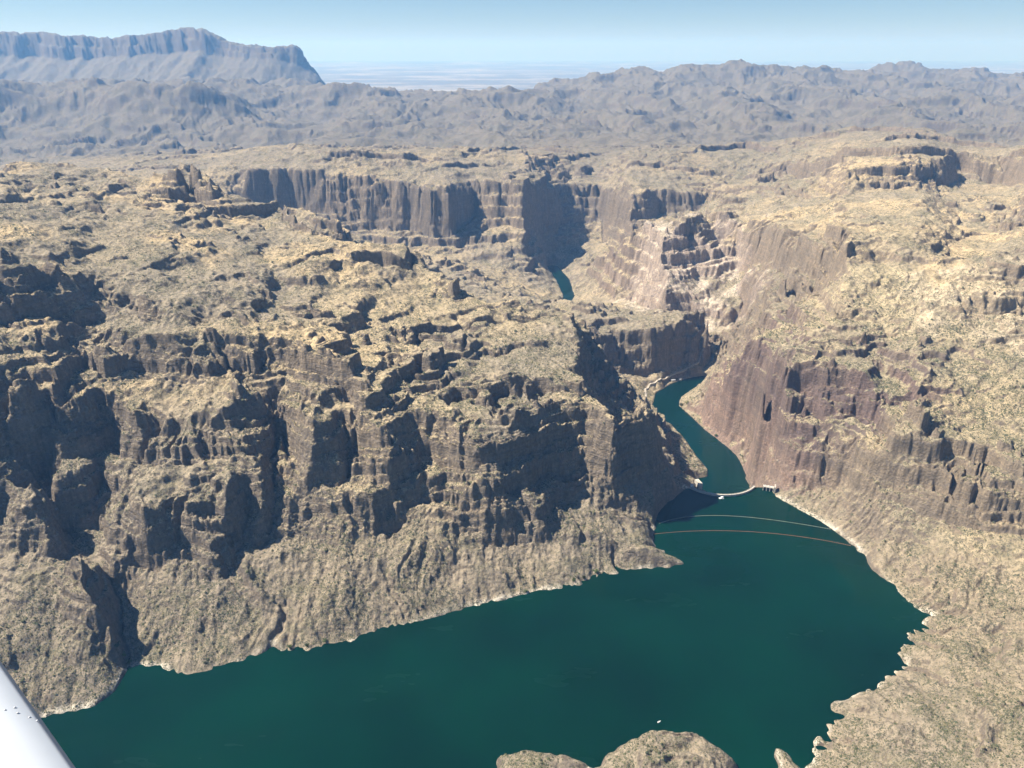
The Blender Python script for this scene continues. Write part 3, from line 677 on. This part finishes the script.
def poly_mesh(name, pts, z):
    bm = bmesh.new(); vs = [bm.verts.new((p[0], p[1], z)) for p in pts]; f = bm.faces.new(vs)
    if f.normal.z < 0: f.normal_flip()
    bmesh.ops.triangulate(bm, faces=bm.faces[:]); me = bpy.data.meshes.new(name); bm.to_mesh(me); bm.free(); return me
def quad(name, x0, x1, y0, y1, z):
    me = bpy.data.meshes.new(name); me.from_pydata([(x0, y0, z), (x1, y0, z), (x1, y1, z), (x0, y1, z)], [], [(0, 1, 2, 3)]); me.update(); return me
# the lake sheet follows its shore a little inland; the river lies below the dam
me = quad('river', -1500, 1400, 1535, 5600, -75.0)
river = link('river', me, water_material('river_water', (.0001, .017, .0125)), kind='structure')


def ground(x, y):
    x = np.atleast_1d(np.asarray(x, float)); y = np.atleast_1d(np.asarray(y, float))
    return height(x, y)[0]
def hit(px, py):
    """where the line of sight through a pixel meets the ground"""
    d = W(px, py, H - 100) - np.array([0, 0, H]); d = d / np.linalg.norm(d)
    t = np.linspace(700, 5200, 2600); P = np.array([0, 0, H]) + d * t[:, None]
    k = np.argmax(P[:, 2] < np.maximum(ground(P[:, 0], P[:, 1]), np.where(P[:, 1] > 1560, -75, 0)))
    return P[k]

# scrub: bushes beyond counting, one object
def scrub():
    r = np.random.RandomState(3)
    N = 900000
    Y = 560 + (2250 - 560) * r.uniform(0, 1, N) ** 1.1; X = Y * r.uniform(-1.0, 1.0, N)
    Zs, sl, wd = height(X, Y)
    e = 2.5
    zx = height(X + e, Y)[0]; zy = height(X, Y + e)[0]
    st = np.hypot(zx - Zs, zy - Zs) / e
    dens = np.clip(fbm(X, Y, 90, 4, 301, .6) * 1.3 + fbm(X, Y, 260, 2, 311) * .7 + .6, .06, 1) * (1 - .75 * sstep(250, 380, Zs)) * (1 - .5 * sstep(1300, 2000, Y)) * (1 - sstep(.7, 1.3, st))
    riv_ok = (Y < 1560) & (Zs > 1.2) | (Y >= 1560) & (Zs > -73)
    k = riv_ok & (wd > 1.5) & (r.uniform(0, 1, N) < dens)
    X, Y, Zs = X[k], Y[k], Zs[k]; n = len(X)
    R = (.45 + .9 * r.uniform(0, 1, n) ** 2) * (1 + .5 * sstep(1000, 2000, Y)) * (1 + 1.1 * (r.uniform(0, 1, n) > .94))
    a0 = r.uniform(0, 6.28, n); hh = R * r.uniform(.8, 1.4, n)
    V = np.zeros((n, 5, 3), np.float32)
    for q in range(4):
        rr = R * r.uniform(.7, 1.25, n); a = a0 + q * 1.5708 + r.uniform(-.3, .3, n)
        V[:, q] = np.stack([X + rr * np.cos(a), Y + rr * np.sin(a), Zs - .2 + hh * r.uniform(-.1, .35, n)], -1)
    V[:, 4] = np.stack([X + R * r.uniform(-.3, .3, n), Y + R * r.uniform(-.3, .3, n), Zs + hh], -1)
    tri = [(0, 1, 4), (1, 2, 4), (2, 3, 4), (3, 0, 4)]
    T = (np.arange(n)[:, None, None] * 5 + np.array(tri)[None]).reshape(-1, 3)
    me = bpy.data.meshes.new('desert_scrub')
    me.vertices.add(n * 5); me.vertices.foreach_set('co', V.ravel())
    me.loops.add(T.size); me.loops.foreach_set('vertex_index', T.ravel().astype(np.int32))
    me.polygons.add(len(T)); me.polygons.foreach_set('loop_start', (np.arange(len(T)) * 3).astype(np.int32))
    me.update(calc_edges=True)
    m, nn, l, b = mat('scrub_leaves')
    g = nn.new('ShaderNodeNewGeometry')
    rr = nn.new('ShaderNodeValToRGB'); e = rr.color_ramp.elements
    for p_, c_ in ((0.0, (.055, .065, .035, 1)), (.55, (.095, .10, .055, 1)), (.8, (.15, .135, .08, 1)), (1.0, (.22, .18, .11, 1))):
        if p_ in (0.0, 1.0): x = e[0] if p_ == 0 else e[-1]
        else: x = e.new(p_)
        x.color = c_
    l.new(g.outputs['Random Per Island'], rr.inputs[0]); l.new(rr.outputs[0], b.inputs['Base Color']); b.inputs['Roughness'].default_value = .9
    b.inputs['Specular IOR Level'].default_value = .1
    link('desert_scrub', me, m, kind='stuff')
    print('bushes', n)
scrub()

# ------------------------------------------------------------------ things
def tag(o, label, cat, group=None):
    o['label'] = label; o['category'] = cat
    if group: o['group'] = group
    return o
def thing(name, label, cat, loc, rz=0, group=None):
    o = bpy.data.objects.new(name, None); col.objects.link(o); o.location = loc; o.rotation_euler = (0, 0, rz); o.empty_display_size = 2
    return tag(o, label, cat, group)
def plain(name, c, rough=.7, var=.15, scale=.8):
    m, n, l, b = mat(name)
    g = n.new('ShaderNodeNewGeometry'); t = noise(n, l, g.outputs['Position'], scale, 5, .6)
    d = tuple(v * (1 - var * 1.6) for v in c); u = tuple(min(1, v * (1 + var)) for v in c)
    l.new(mixc(n, l, ramp(n, l, t, [(.3, 0.), (.7, 1.)]), d, u), b.inputs['Base Color']); b.inputs['Roughness'].default_value = rough
    return m
M = dict(concrete=plain('pale_concrete', (.50, .46, .39), .85, .25, .25), white=plain('white_paint', (.80, .80, .78), .45, .06), dark=plain('dark_steel', (.05, .05, .055), .5, .2),
         road=plain('gravel_road', (.42, .37, .30), .95, .2, .3), orange=plain('orange_float', (.60, .26, .15), .6, .15, .5), cream=plain('cream_float', (.58, .55, .44), .6, .15, .5),
         roof=plain('grey_roof', (.42, .42, .42), .6, .15), wall=plain('tan_wall', (.40, .35, .28), .8, .1), glass=plain('tinted_glass', (.03, .05, .06), .1, .1),
         bark=plain('bark', (.12, .09, .06), .9, .2), leaf=plain('tree_leaf', (.10, .14, .035), .8, .35, .6), dark_leaf=plain('dark_tree_leaf', (.045, .07, .025), .8, .35, .6), yellow_leaf=plain('yellow_tree_leaf', (.22, .21, .06), .8, .35, .6), red=plain('red_trim', (.35, .05, .04), .5, .1))
def mesh(name, bm, m, parent=None, smooth=False):
    bmesh.ops.recalc_face_normals(bm, faces=bm.faces[:])
    if smooth:
        for f in bm.faces: f.smooth = True
    me = bpy.data.meshes.new(name); bm.to_mesh(me); bm.free()
    return link(name, me, m, parent)
def box(bm, cx, cy, cz, sx, sy, sz, rz=0, bevel=0, taper=1.0):
    vs = bmesh.ops.create_cube(bm, size=1.0)['verts']
    c, s_ = math.cos(rz), math.sin(rz)
    for v in vs:
        t = taper if v.co.z > 0 else 1.0
        x, y, z = v.co.x * sx * t, v.co.y * sy * t, v.co.z * sz
        v.co = (cx + x * c - y * s_, cy + x * s_ + y * c, cz + z)
    if bevel:
        bmesh.ops.bevel(bm, geom=list({e for v in vs for e in v.link_edges}), offset=bevel, segments=2, affect='EDGES')
def tube(bm, pts, r, n=8, cap=True):
    rings = []
    P = [Vector(p) for p in pts]
    rs = r if hasattr(r, '__len__') else [r] * len(P)
    for i, p in enumerate(P):
        d = (P[min(i + 1, len(P) - 1)] - P[max(i - 1, 0)]).normalized()
        a = d.orthogonal().normalized() if abs(d.z) > .9 else Vector((0, 0, 1)).cross(d).normalized(); b = d.cross(a)
        rings.append([bm.verts.new(p + (a * math.cos(k * 2 * math.pi / n) + b * math.sin(k * 2 * math.pi / n)) * rs[i]) for k in range(n)])
    for A, B in zip(rings[:-1], rings[1:]):
        for k in range(n): bm.faces.new((A[k], A[(k + 1) % n], B[(k + 1) % n], B[k]))
    if cap: bm.faces.new(rings[0][::-1]); bm.faces.new(rings[-1])

# ---- arch dam
A = W(691, 487.5, 3)[:2]; B = W(754, 486.5, 3)[:2]; Mi = W(724, 495, 3)[:2]
def circ(a, b, c):
    ax, ay = a; bx, by = b; cx, cy = c; d = 2 * (ax * (by - cy) + bx * (cy - ay) + cx * (ay - by))
    ux = ((ax**2 + ay**2) * (by - cy) + (bx**2 + by**2) * (cy - ay) + (cx**2 + cy**2) * (ay - by)) / d
    uy = ((ax**2 + ay**2) * (cx - bx) + (bx**2 + by**2) * (ax - cx) + (cx**2 + cy**2) * (bx - ax)) / d
    return np.array([ux, uy])
O = circ(A, B, Mi); RD = np.hypot(*(A - O)); t0 = math.atan2(*(A - O)[::-1]); t1 = math.atan2(*(B - O)[::-1])
t0 -= .03; t1 += .03
ths = np.linspace(t0, t1, 49)
dam = thing('arch_dam', 'pale concrete arch dam curving between the dark left cliff and the right canyon wall', 'dam', (Mi[0], Mi[1], 0))
dorg = Vector(dam.location)
def arc_strip(name, prof, m, th=ths, parent=dam):
    """sweep a closed (radius offset, z) outline along the dam's arc"""
    bm = bmesh.new(); rings = []
    for t in th:
        rings.append([bm.verts.new(Vector((O[0] + (RD + dr) * math.cos(t), O[1] + (RD + dr) * math.sin(t), z)) - dorg) for dr, z in prof])
    n = len(prof)
    for a, b in zip(rings[:-1], rings[1:]):
        for k in range(n): bm.faces.new((a[k], a[(k + 1) % n], b[(k + 1) % n], b[k]))
    bm.faces.new(rings[0]); bm.faces.new(rings[-1][::-1])
    return mesh(name, bm, m, parent)
arc_strip('arch_wall', [(2.2, 3.0), (2.2, -30), (1.5, -95), (-16, -95), (-9, -50), (-3.5, -15), (-2.4, 3.0)], M['concrete'])
arc_strip('crest_walkway', [(2.5, 3.0), (2.5, 3.5), (-2.7, 3.5), (-2.7, 3.0)], M['concrete'])
for a, b in ((2.2, 2.5), (-2.7, -2.4)):
    arc_strip('parapet', [(a, 3.5), (b, 3.5), (b, 4.6), (a, 4.6)], M['concrete'])
# the lake sheet runs a little inland under its shores and ends against the dam
arc = [(O[0] + (RD + 1.8) * math.cos(t), O[1] + (RD + 1.8) * math.sin(t)) for t in ths]
if arc[0][0] < arc[-1][0]: arc = arc[::-1]
me = poly_mesh('lake', [(-1900, 470), (1500, 470), (1500, 1556)] + arc + [(-1900, 1512)], 0.0)
lake = link('lake', me, water_material('lake_water', (.0001, .0175, .0090)), kind='structure')
# pale thrust block and gate house at the left end
q = W(699, 483, 4)
bm = bmesh.new(); box(bm, q[0] - dorg.x, q[1] - dorg.y + 4, -22, 11, 26, 56, rz=.25, taper=.85); mesh('thrust_block', bm, M['concrete'], dam)
q = W(692, 486, 5)
bm = bmesh.new(); box(bm, q[0] - dorg.x, q[1] - dorg.y, 6, 6, 5, 5, bevel=.15); gh = mesh('gate_house', bm, M['white'], dam)
bm = bmesh.new(); box(bm, q[0] - dorg.x, q[1] - dorg.y, 8.8, 7, 6, .5); mesh('roof', bm, M['roof'], gh)
bm = bmesh.new(); box(bm, q[0] - dorg.x, q[1] - dorg.y - 2.55, 5.0, 1.4, .12, 2.4); mesh('door', bm, M['dark'], gh)
# ---- spillway on the right abutment
q = W(768, 490, 2); sp = thing('spillway', 'concrete spillway with dark gate openings in the rock beside the right end of the dam', 'spillway', (q[0], q[1], 0), -.35)
bm = bmesh.new(); box(bm, 0, 3, 9.2, 24, 9, 1.4, bevel=.15); mesh('deck', bm, M['concrete'], sp)
bm = bmesh.new(); box(bm, 0, 8, 0, 24, 3, 16); mesh('sill_wall', bm, M['dark'], sp)
for x in (-11, -3.7, 3.7, 11):
    bm = bmesh.new(); box(bm, x, 2, 2, 1.8, 9, 13, bevel=.2); mesh('pier', bm, M['concrete'], sp)
for x in (-7.35, 0, 7.35):
    bm = bmesh.new(); box(bm, x, 4.5, 2.5, 5.2, .6, 9); g = mesh('gate', bm, M['dark'], sp)
    bm = bmesh.new(); box(bm, x, 3.0, 11.0, 2.4, 2.0, 2.0, bevel=.1); mesh('hoist_house', bm, M['white'], sp)
bm = bmesh.new(); box(bm, 14.5, 0, 5, 3.0, 16, 22, bevel=.2); mesh('wing_wall', bm, M['concrete'], sp)

# ---- barge moored at the dam
q = W(721, 497.5, 0); bg = thing('work_barge', 'small white work barge moored against the middle of the dam', 'barge', (q[0], q[1] - 4, 0), .1)
bm = bmesh.new(); box(bm, 0, 0, .4, 11, 5.5, 1.6, bevel=.25, taper=1.04); mesh('hull', bm, M['white'], bg)
bm = bmesh.new(); box(bm, 1.2, .3, 2.5, 5, 3.6, 2.6, bevel=.15); cb = mesh('cabin', bm, M['white'], bg)
bm = bmesh.new(); box(bm, 1.2, .3, 3.95, 5.6, 4.2, .25); mesh('roof', bm, M['white'], cb)
for x in (0, 2.4):
    bm = bmesh.new(); box(bm, x, -1.53, 2.8, 1.4, .08, 1.0); mesh('window', bm, M['glass'], cb)
for y in (-2.5, 2.5):
    bm = bmesh.new(); tube(bm, [(-5.2, y, 1.1), (-5.2, y, 2.2), (-2, y, 2.2), (-2, y, 1.1)], .05, 6); mesh('railing', bm, M['dark'], bg)

# ---- float lines
def boom(pts, m, label, n):
    P = np.array([W(x, y, .25) for x, y in pts]); L = np.concatenate([[0], np.cumsum(np.hypot(*np.diff(P[:, :2], axis=0).T))])
    def at(s_):
        # smooth curve through the traced points
        c = [np.polyfit(L / L[-1], P[:, k], 4) for k in (0, 1)]
        return np.array([np.polyval(c[0], s_ / L[-1]), np.polyval(c[1], s_ / L[-1]), .25])
    o = at(L[-1] / 2); r = thing('float_boom', label, 'float line', tuple(o), 0, 'float lines across the lake')
    bm = bmesh.new(); tube(bm, [at(s_) - o for s_ in np.linspace(0, L[-1], 120)], .16, 6); mesh('cable', bm, M['dark'], r)
    step = L[-1] / n
    bm = bmesh.new(); tube(bm, [(-step * .36, 0, 0), (-step * .32, 0, 0), (step * .32, 0, 0), (step * .36, 0, 0)], [.12, .32, .32, .12], 8)
    f0 = mesh('float', bm, m, r, True)
    for k in range(n):
        s_ = (k + .5) * step; p = at(s_); d = at(s_ + 1) - at(s_ - 1)
        f = f0 if k == 0 else f0.copy()
        if k: col.objects.link(f); f.parent = r
        f.location = tuple(p - o); f.rotation_euler = (0, 0, math.atan2(d[1], d[0]))
boom([(659, 523.5), (670, 520), (683, 517.6), (711, 515.4), (743, 516.5), (769, 519.7), (795, 523), (820, 527), (831, 529.3)], M['cream'], 'pale float line on the lake nearest the dam', 80)
boom([(654, 534), (683, 531.6), (705, 530.7), (726, 530.5), (758, 532.2), (790, 535.4), (823, 540), (851, 545.8)], M['orange'], 'reddish float line on the lake farther from the dam', 96)

# ---- boat
q = W(659, 722, 0); bt = thing('motor_boat', 'small white motor boat on open water above the near knoll', 'boat', (q[0], q[1], .0), .5)
bm = bmesh.new()
secs = [(-2.9, .95, .9), (-1.0, 1.1, .95), (1.2, .95, 1.05), (2.4, .5, 1.2), (3.1, .05, 1.3)]
rings = []
for x, w_, z_ in secs:
    rings.append([bm.verts.new(v) for v in ((x, -w_, z_), (x, -w_ * .75, .05), (x, 0, -.25), (x, w_ * .75, .05), (x, w_, z_), (x, w_ * .82, z_ - .12), (x, -w_ * .82, z_ - .12))])
for a, b in zip(rings[:-1], rings[1:]):
    for k in range(7): bm.faces.new((a[k], a[(k + 1) % 7], b[(k + 1) % 7], b[k]))
bm.faces.new(rings[0]); bm.faces.new(rings[-1][::-1])
mesh('hull', bm, M['white'], bt)
bm = bmesh.new(); box(bm, .7, 0, 1.25, .5, 1.2, .8, bevel=.08); mesh('console', bm, M['white'], bt)
bm = bmesh.new(); box(bm, 1.0, 0, 1.75, .06, 1.3, .5); mesh('windshield', bm, M['glass'], bt)
for x in (-.4, -1.6):
    bm = bmesh.new(); box(bm, x, 0, 1.0, .5, 1.3, .45, bevel=.08); mesh('seat', bm, M['dark'], bt)
bm = bmesh.new(); box(bm, -3.1, 0, .9, .45, .4, .9, bevel=.08); mesh('outboard_motor', bm, M['dark'], bt)

# ---- roads, draped on the ground
def road(name, pix, width, m):
    P = np.array([hit(*p) for p in pix])[:, :2]
    L = np.concatenate([[0], np.cumsum(np.hypot(*np.diff(P, axis=0).T))]); s_ = np.arange(0, L[-1], 4.0)
    X = np.interp(s_, L, P[:, 0]); Y = np.interp(s_, L, P[:, 1])
    for _ in range(3):
        X[1:-1] = .25 * X[:-2] + .5 * X[1:-1] + .25 * X[2:]; Y[1:-1] = .25 * Y[:-2] + .5 * Y[1:-1] + .25 * Y[2:]
    tx, ty = np.gradient(X), np.gradient(Y); l_ = np.hypot(tx, ty) + 1e-6; nx, ny = -ty / l_, tx / l_
    bm = bmesh.new(); rings = []
    off = np.linspace(-1, 1, 5) * width / 2
    Zr = [ground(X + nx * o, Y + ny * o) for o in off]; zc = np.max(Zr, axis=0)
    for _ in range(4): zc[1:-1] = .25 * zc[:-2] + .5 * zc[1:-1] + .25 * zc[2:]
    for i in range(len(X)):
        z_ = max(zc[i], Zr[0][i], Zr[2][i], Zr[4][i]) + .25
        row = [(off[0] - .6, z_ - 5), (off[0], z_), (off[4], z_), (off[4] + .6, z_ - 5)]
        rings.append([bm.verts.new((X[i] + nx[i] * o, Y[i] + ny[i] * o, z)) for o, z in row])
    for a, b in zip(rings[:-1], rings[1:]):
        for k in range(3): bm.faces.new((a[k], b[k], b[k + 1], a[k + 1]))
    o = mesh(name, bm, m); o['kind'] = 'structure'
road('road', [(646, 397), (645, 390), (649, 385), (658, 381), (670, 377), (682, 372), (692, 366), (700, 359), (704, 352)], 6.0, M['road'])
road('road', [(690, 437), (700, 449), (709, 458), (714, 466), (712, 474)], 8.0, M['road'])

# ---- buildings on the shaded bank
def house(px, py, sx, sy, hz_, rz, label):
    q = hit(px, py); g = max(ground(q[0] + dx, q[1] + dy)[0] for dx in (-4, 0, 4) for dy in (-4, 0, 4))
    o = thing('service_building', label, 'building', (q[0], q[1], g), rz, 'service buildings below the shaded wall')
    bm = bmesh.new(); box(bm, 0, 0, hz_ / 2 - 3, sx, sy, hz_ + 6); mesh('wall', bm, M['wall'], o)
    bm = bmesh.new(); a = sx / 2 + .5; b = sy / 2 + .5
    v = [bm.verts.new(p) for p in ((-a, -b, hz_), (a, -b, hz_), (a, b, hz_), (-a, b, hz_), (-a, 0, hz_ + 2), (a, 0, hz_ + 2))]
    for f in ((0, 1, 5, 4), (2, 3, 4, 5), (0, 4, 3), (1, 2, 5), (0, 3, 2, 1)): bm.faces.new([v[k] for k in f])
    mesh('roof', bm, M['roof'], o)
    bm = bmesh.new(); box(bm, -sx * .2, -sy / 2 - .03, 1.1, 1.2, .1, 2.2); mesh('door', bm, M['dark'], o)
    for x in (.1, .32):
        bm = bmesh.new(); box(bm, sx * x, -sy / 2 - .03, 1.7, 1.3, .1, 1.1); mesh('window', bm, M['glass'], o)
house(673, 381, 14, 8, 4, .3, 'longer pale roofed building by the shaded river bend, left of its neighbour')
house(680, 380, 9, 7, 3.5, .4, 'short pale roofed building by the shaded river bend, right of its neighbour')

# ---- shoreline trees
def tree(px, py, R, label, seed):
    r = random.Random(seed); q = hit(px, py)
    while float(ground(q[0], q[1])[0]) < (1.5 if q[1] < 1560 else -72): py -= 1.5; q = hit(px, py)
    g = float(ground(q[0], q[1])[0])
    o = thing('shore_tree', label, 'tree', (q[0], q[1], g - .2), r.uniform(0, 6), 'green trees at the water line')
    bm = bmesh.new()
    tube(bm, [(0, 0, -1), (.1, 0, R * .4), (r.uniform(-.3, .3), .2, R * .9)], [.28, .2, .12], 7)
    for k in range(4):
        a = k * 1.57 + r.uniform(-.4, .4); tube(bm, [(.05, 0, R * .35), (math.cos(a) * R * .3, math.sin(a) * R * .3, R * .75), (math.cos(a) * R * .6, math.sin(a) * R * .6, R * 1.0)], [.14, .09, .04], 5)
    mesh('trunk', bm, M['bark'], o)
    bm = bmesh.new()
    cl = [(r.gauss(0, .42) * R, r.gauss(0, .42) * R, R * (.95 + r.gauss(0, .22)), R * r.uniform(.22, .4)) for _ in range(16)]
    for cx, cy, cz, cr in cl:
        for _ in range(60):
            u = Vector((r.gauss(0, 1), r.gauss(0, 1), r.gauss(0, .8))).normalized() * cr * r.uniform(.5, 1.1)
            p = Vector((cx, cy, cz)) + u; a = Vector((r.gauss(0, 1), r.gauss(0, 1), r.gauss(0, 1))).normalized(); b = a.orthogonal().normalized(); w_ = R * r.uniform(.06, .13)
            bm.faces.new([bm.verts.new(p + a * w_), bm.verts.new(p + b * w_ * .7), bm.verts.new(p - a * w_), bm.verts.new(p - b * w_ * .7)])
    mesh('crown', bm, M['dark_leaf' if 'dark' in label else 'yellow_leaf' if 'yellow' in label else 'leaf'], o)
TREES = [(118, 648, 4.2, 'dark green tree highest in the narrow left ravine'), (124, 657, 4.0, 'green tree midway down the left ravine floor'), (130, 664, 3.8, 'bushy green tree where the left ravine meets the lake'),
         (290, 653, 3.2, 'small green tree on the shore below the left cliffs, leftmost of three'), (307, 650, 3.0, 'small green tree on the shore below the left cliffs, middle of three'), (325, 650, 3.2, 'small green tree on the shore below the left cliffs, rightmost of three'),
         (526, 597, 3.0, 'lone green tree on the talus shore left of a close group'), (574, 588, 3.6, 'green tree in the group of three on the talus shore, leftmost'), (584, 585, 3.2, 'green tree in the group of three on the talus shore, middle'), (596, 582, 3.6, 'green tree in the group of three on the talus shore, rightmost'),
         (681, 409, 4.6, 'yellow green tree at the tip of the inner river bend'), (687, 404, 4.8, 'yellow green tree behind the tip of the inner river bend'), (716, 440, 4.0, 'green tree on the bank under the pinkish cliff')]
for k, (px, py, R, lb) in enumerate(TREES): tree(px, py, R * 1.25, lb, 40 + k)

# ---- aircraft wing beside the camera
A = Vector(W(0, 660, H - 1.5)); B = Vector(W(75, 767, H - 1.5)); e = (A - B).normalized(); nrm = Vector((0, 0, 1)).cross(e)
if nrm.x > 0: nrm = -nrm
wing = thing('aircraft_wing', 'white aircraft wing with a row of small rivets cutting across the lower left corner', 'aircraft wing', tuple((A + B) / 2))
org = (A + B) / 2
bm = bmesh.new(); rings = []
prof = []
for k in range(28):
    t = k / 28 * 2 * math.pi; c = .5 * (1 - math.cos(t)); th = .12 * 1.3 * 5 * (.2969 * math.sqrt(max(c, 0)) - .126 * c - .3516 * c * c + .2843 * c ** 3 - .1015 * c ** 4)
    prof.append((c * 1.3, th * (1 if t < math.pi else -1)))
top = max(p[1] for p in prof)
def wp(s_, c, h_): return e * s_ + nrm * c + Vector((0, 0, h_ - .0))
for s_ in np.linspace(-3.0, 4.0, 15): rings.append([bm.verts.new(wp(s_, c, h_)) for c, h_ in prof])
for a, b in zip(rings[:-1], rings[1:]):
    for k in range(28): bm.faces.new((a[k], a[(k + 1) % 28], b[(k + 1) % 28], b[k]))
bm.faces.new(rings[0]); bm.faces.new(rings[-1][::-1])
mesh('wing_skin', bm, plain('wing_paint', (.50, .53, .56), .35, .05, 2.0), wing, True)
bm = bmesh.new(); bmesh.ops.create_uvsphere(bm, u_segments=10, v_segments=6, radius=.0028)
for v in bm.verts: v.co.z *= .35
rv = mesh('rivet', bm, plain('rivet_metal', (.40, .42, .45), .4, .05), wing, True)
def skin_h(c):
    x = c / 1.3; return .12 * 1.3 * 5 * (.2969 * math.sqrt(x) - .126 * x - .3516 * x * x + .2843 * x ** 3 - .1015 * x ** 4)
for k, (px, py) in enumerate(((3, 704.5), (12, 699.5), (15, 705.2), (26, 707.2), (33, 708.5))):
    p = Vector(W(px, py, H - 1.5 + .06)) - org
    s_ = p.dot(e); c = max(.004, p.dot(nrm))
    f = rv if k == 0 else rv.copy()
    if k: col.objects.link(f); f.parent = wing
    f.location = wp(s_, c, skin_h(c))

# haze
bm = bmesh.new(); bmesh.ops.create_cube(bm, size=1.0)
for v in bm.verts:
    v.co = ((v.co.x) * 190000, 39000 + v.co.y * 82000, -420 + (v.co.z + .5) * (1450 + 420))
me = bpy.data.meshes.new('haze'); bm.to_mesh(me); bm.free()
hm = bpy.data.materials.new('haze_air'); hm.use_nodes = True
hn = hm.node_tree.nodes; hn.remove(hn['Principled BSDF'])
pv = hn.new('ShaderNodeVolumePrincipled'); pv.inputs['Color'].default_value = (.21, .49, 1.0, 1); pv.inputs['Absorption Color'].default_value = (.68, .68, .68, 1); pv.inputs['Density'].default_value = 4.2e-5; pv.inputs['Anisotropy'].default_value = .1
hm.node_tree.links.new(pv.outputs[0], hn['Material Output'].inputs['Volume'])
hz = link('haze', me, hm, kind='stuff')
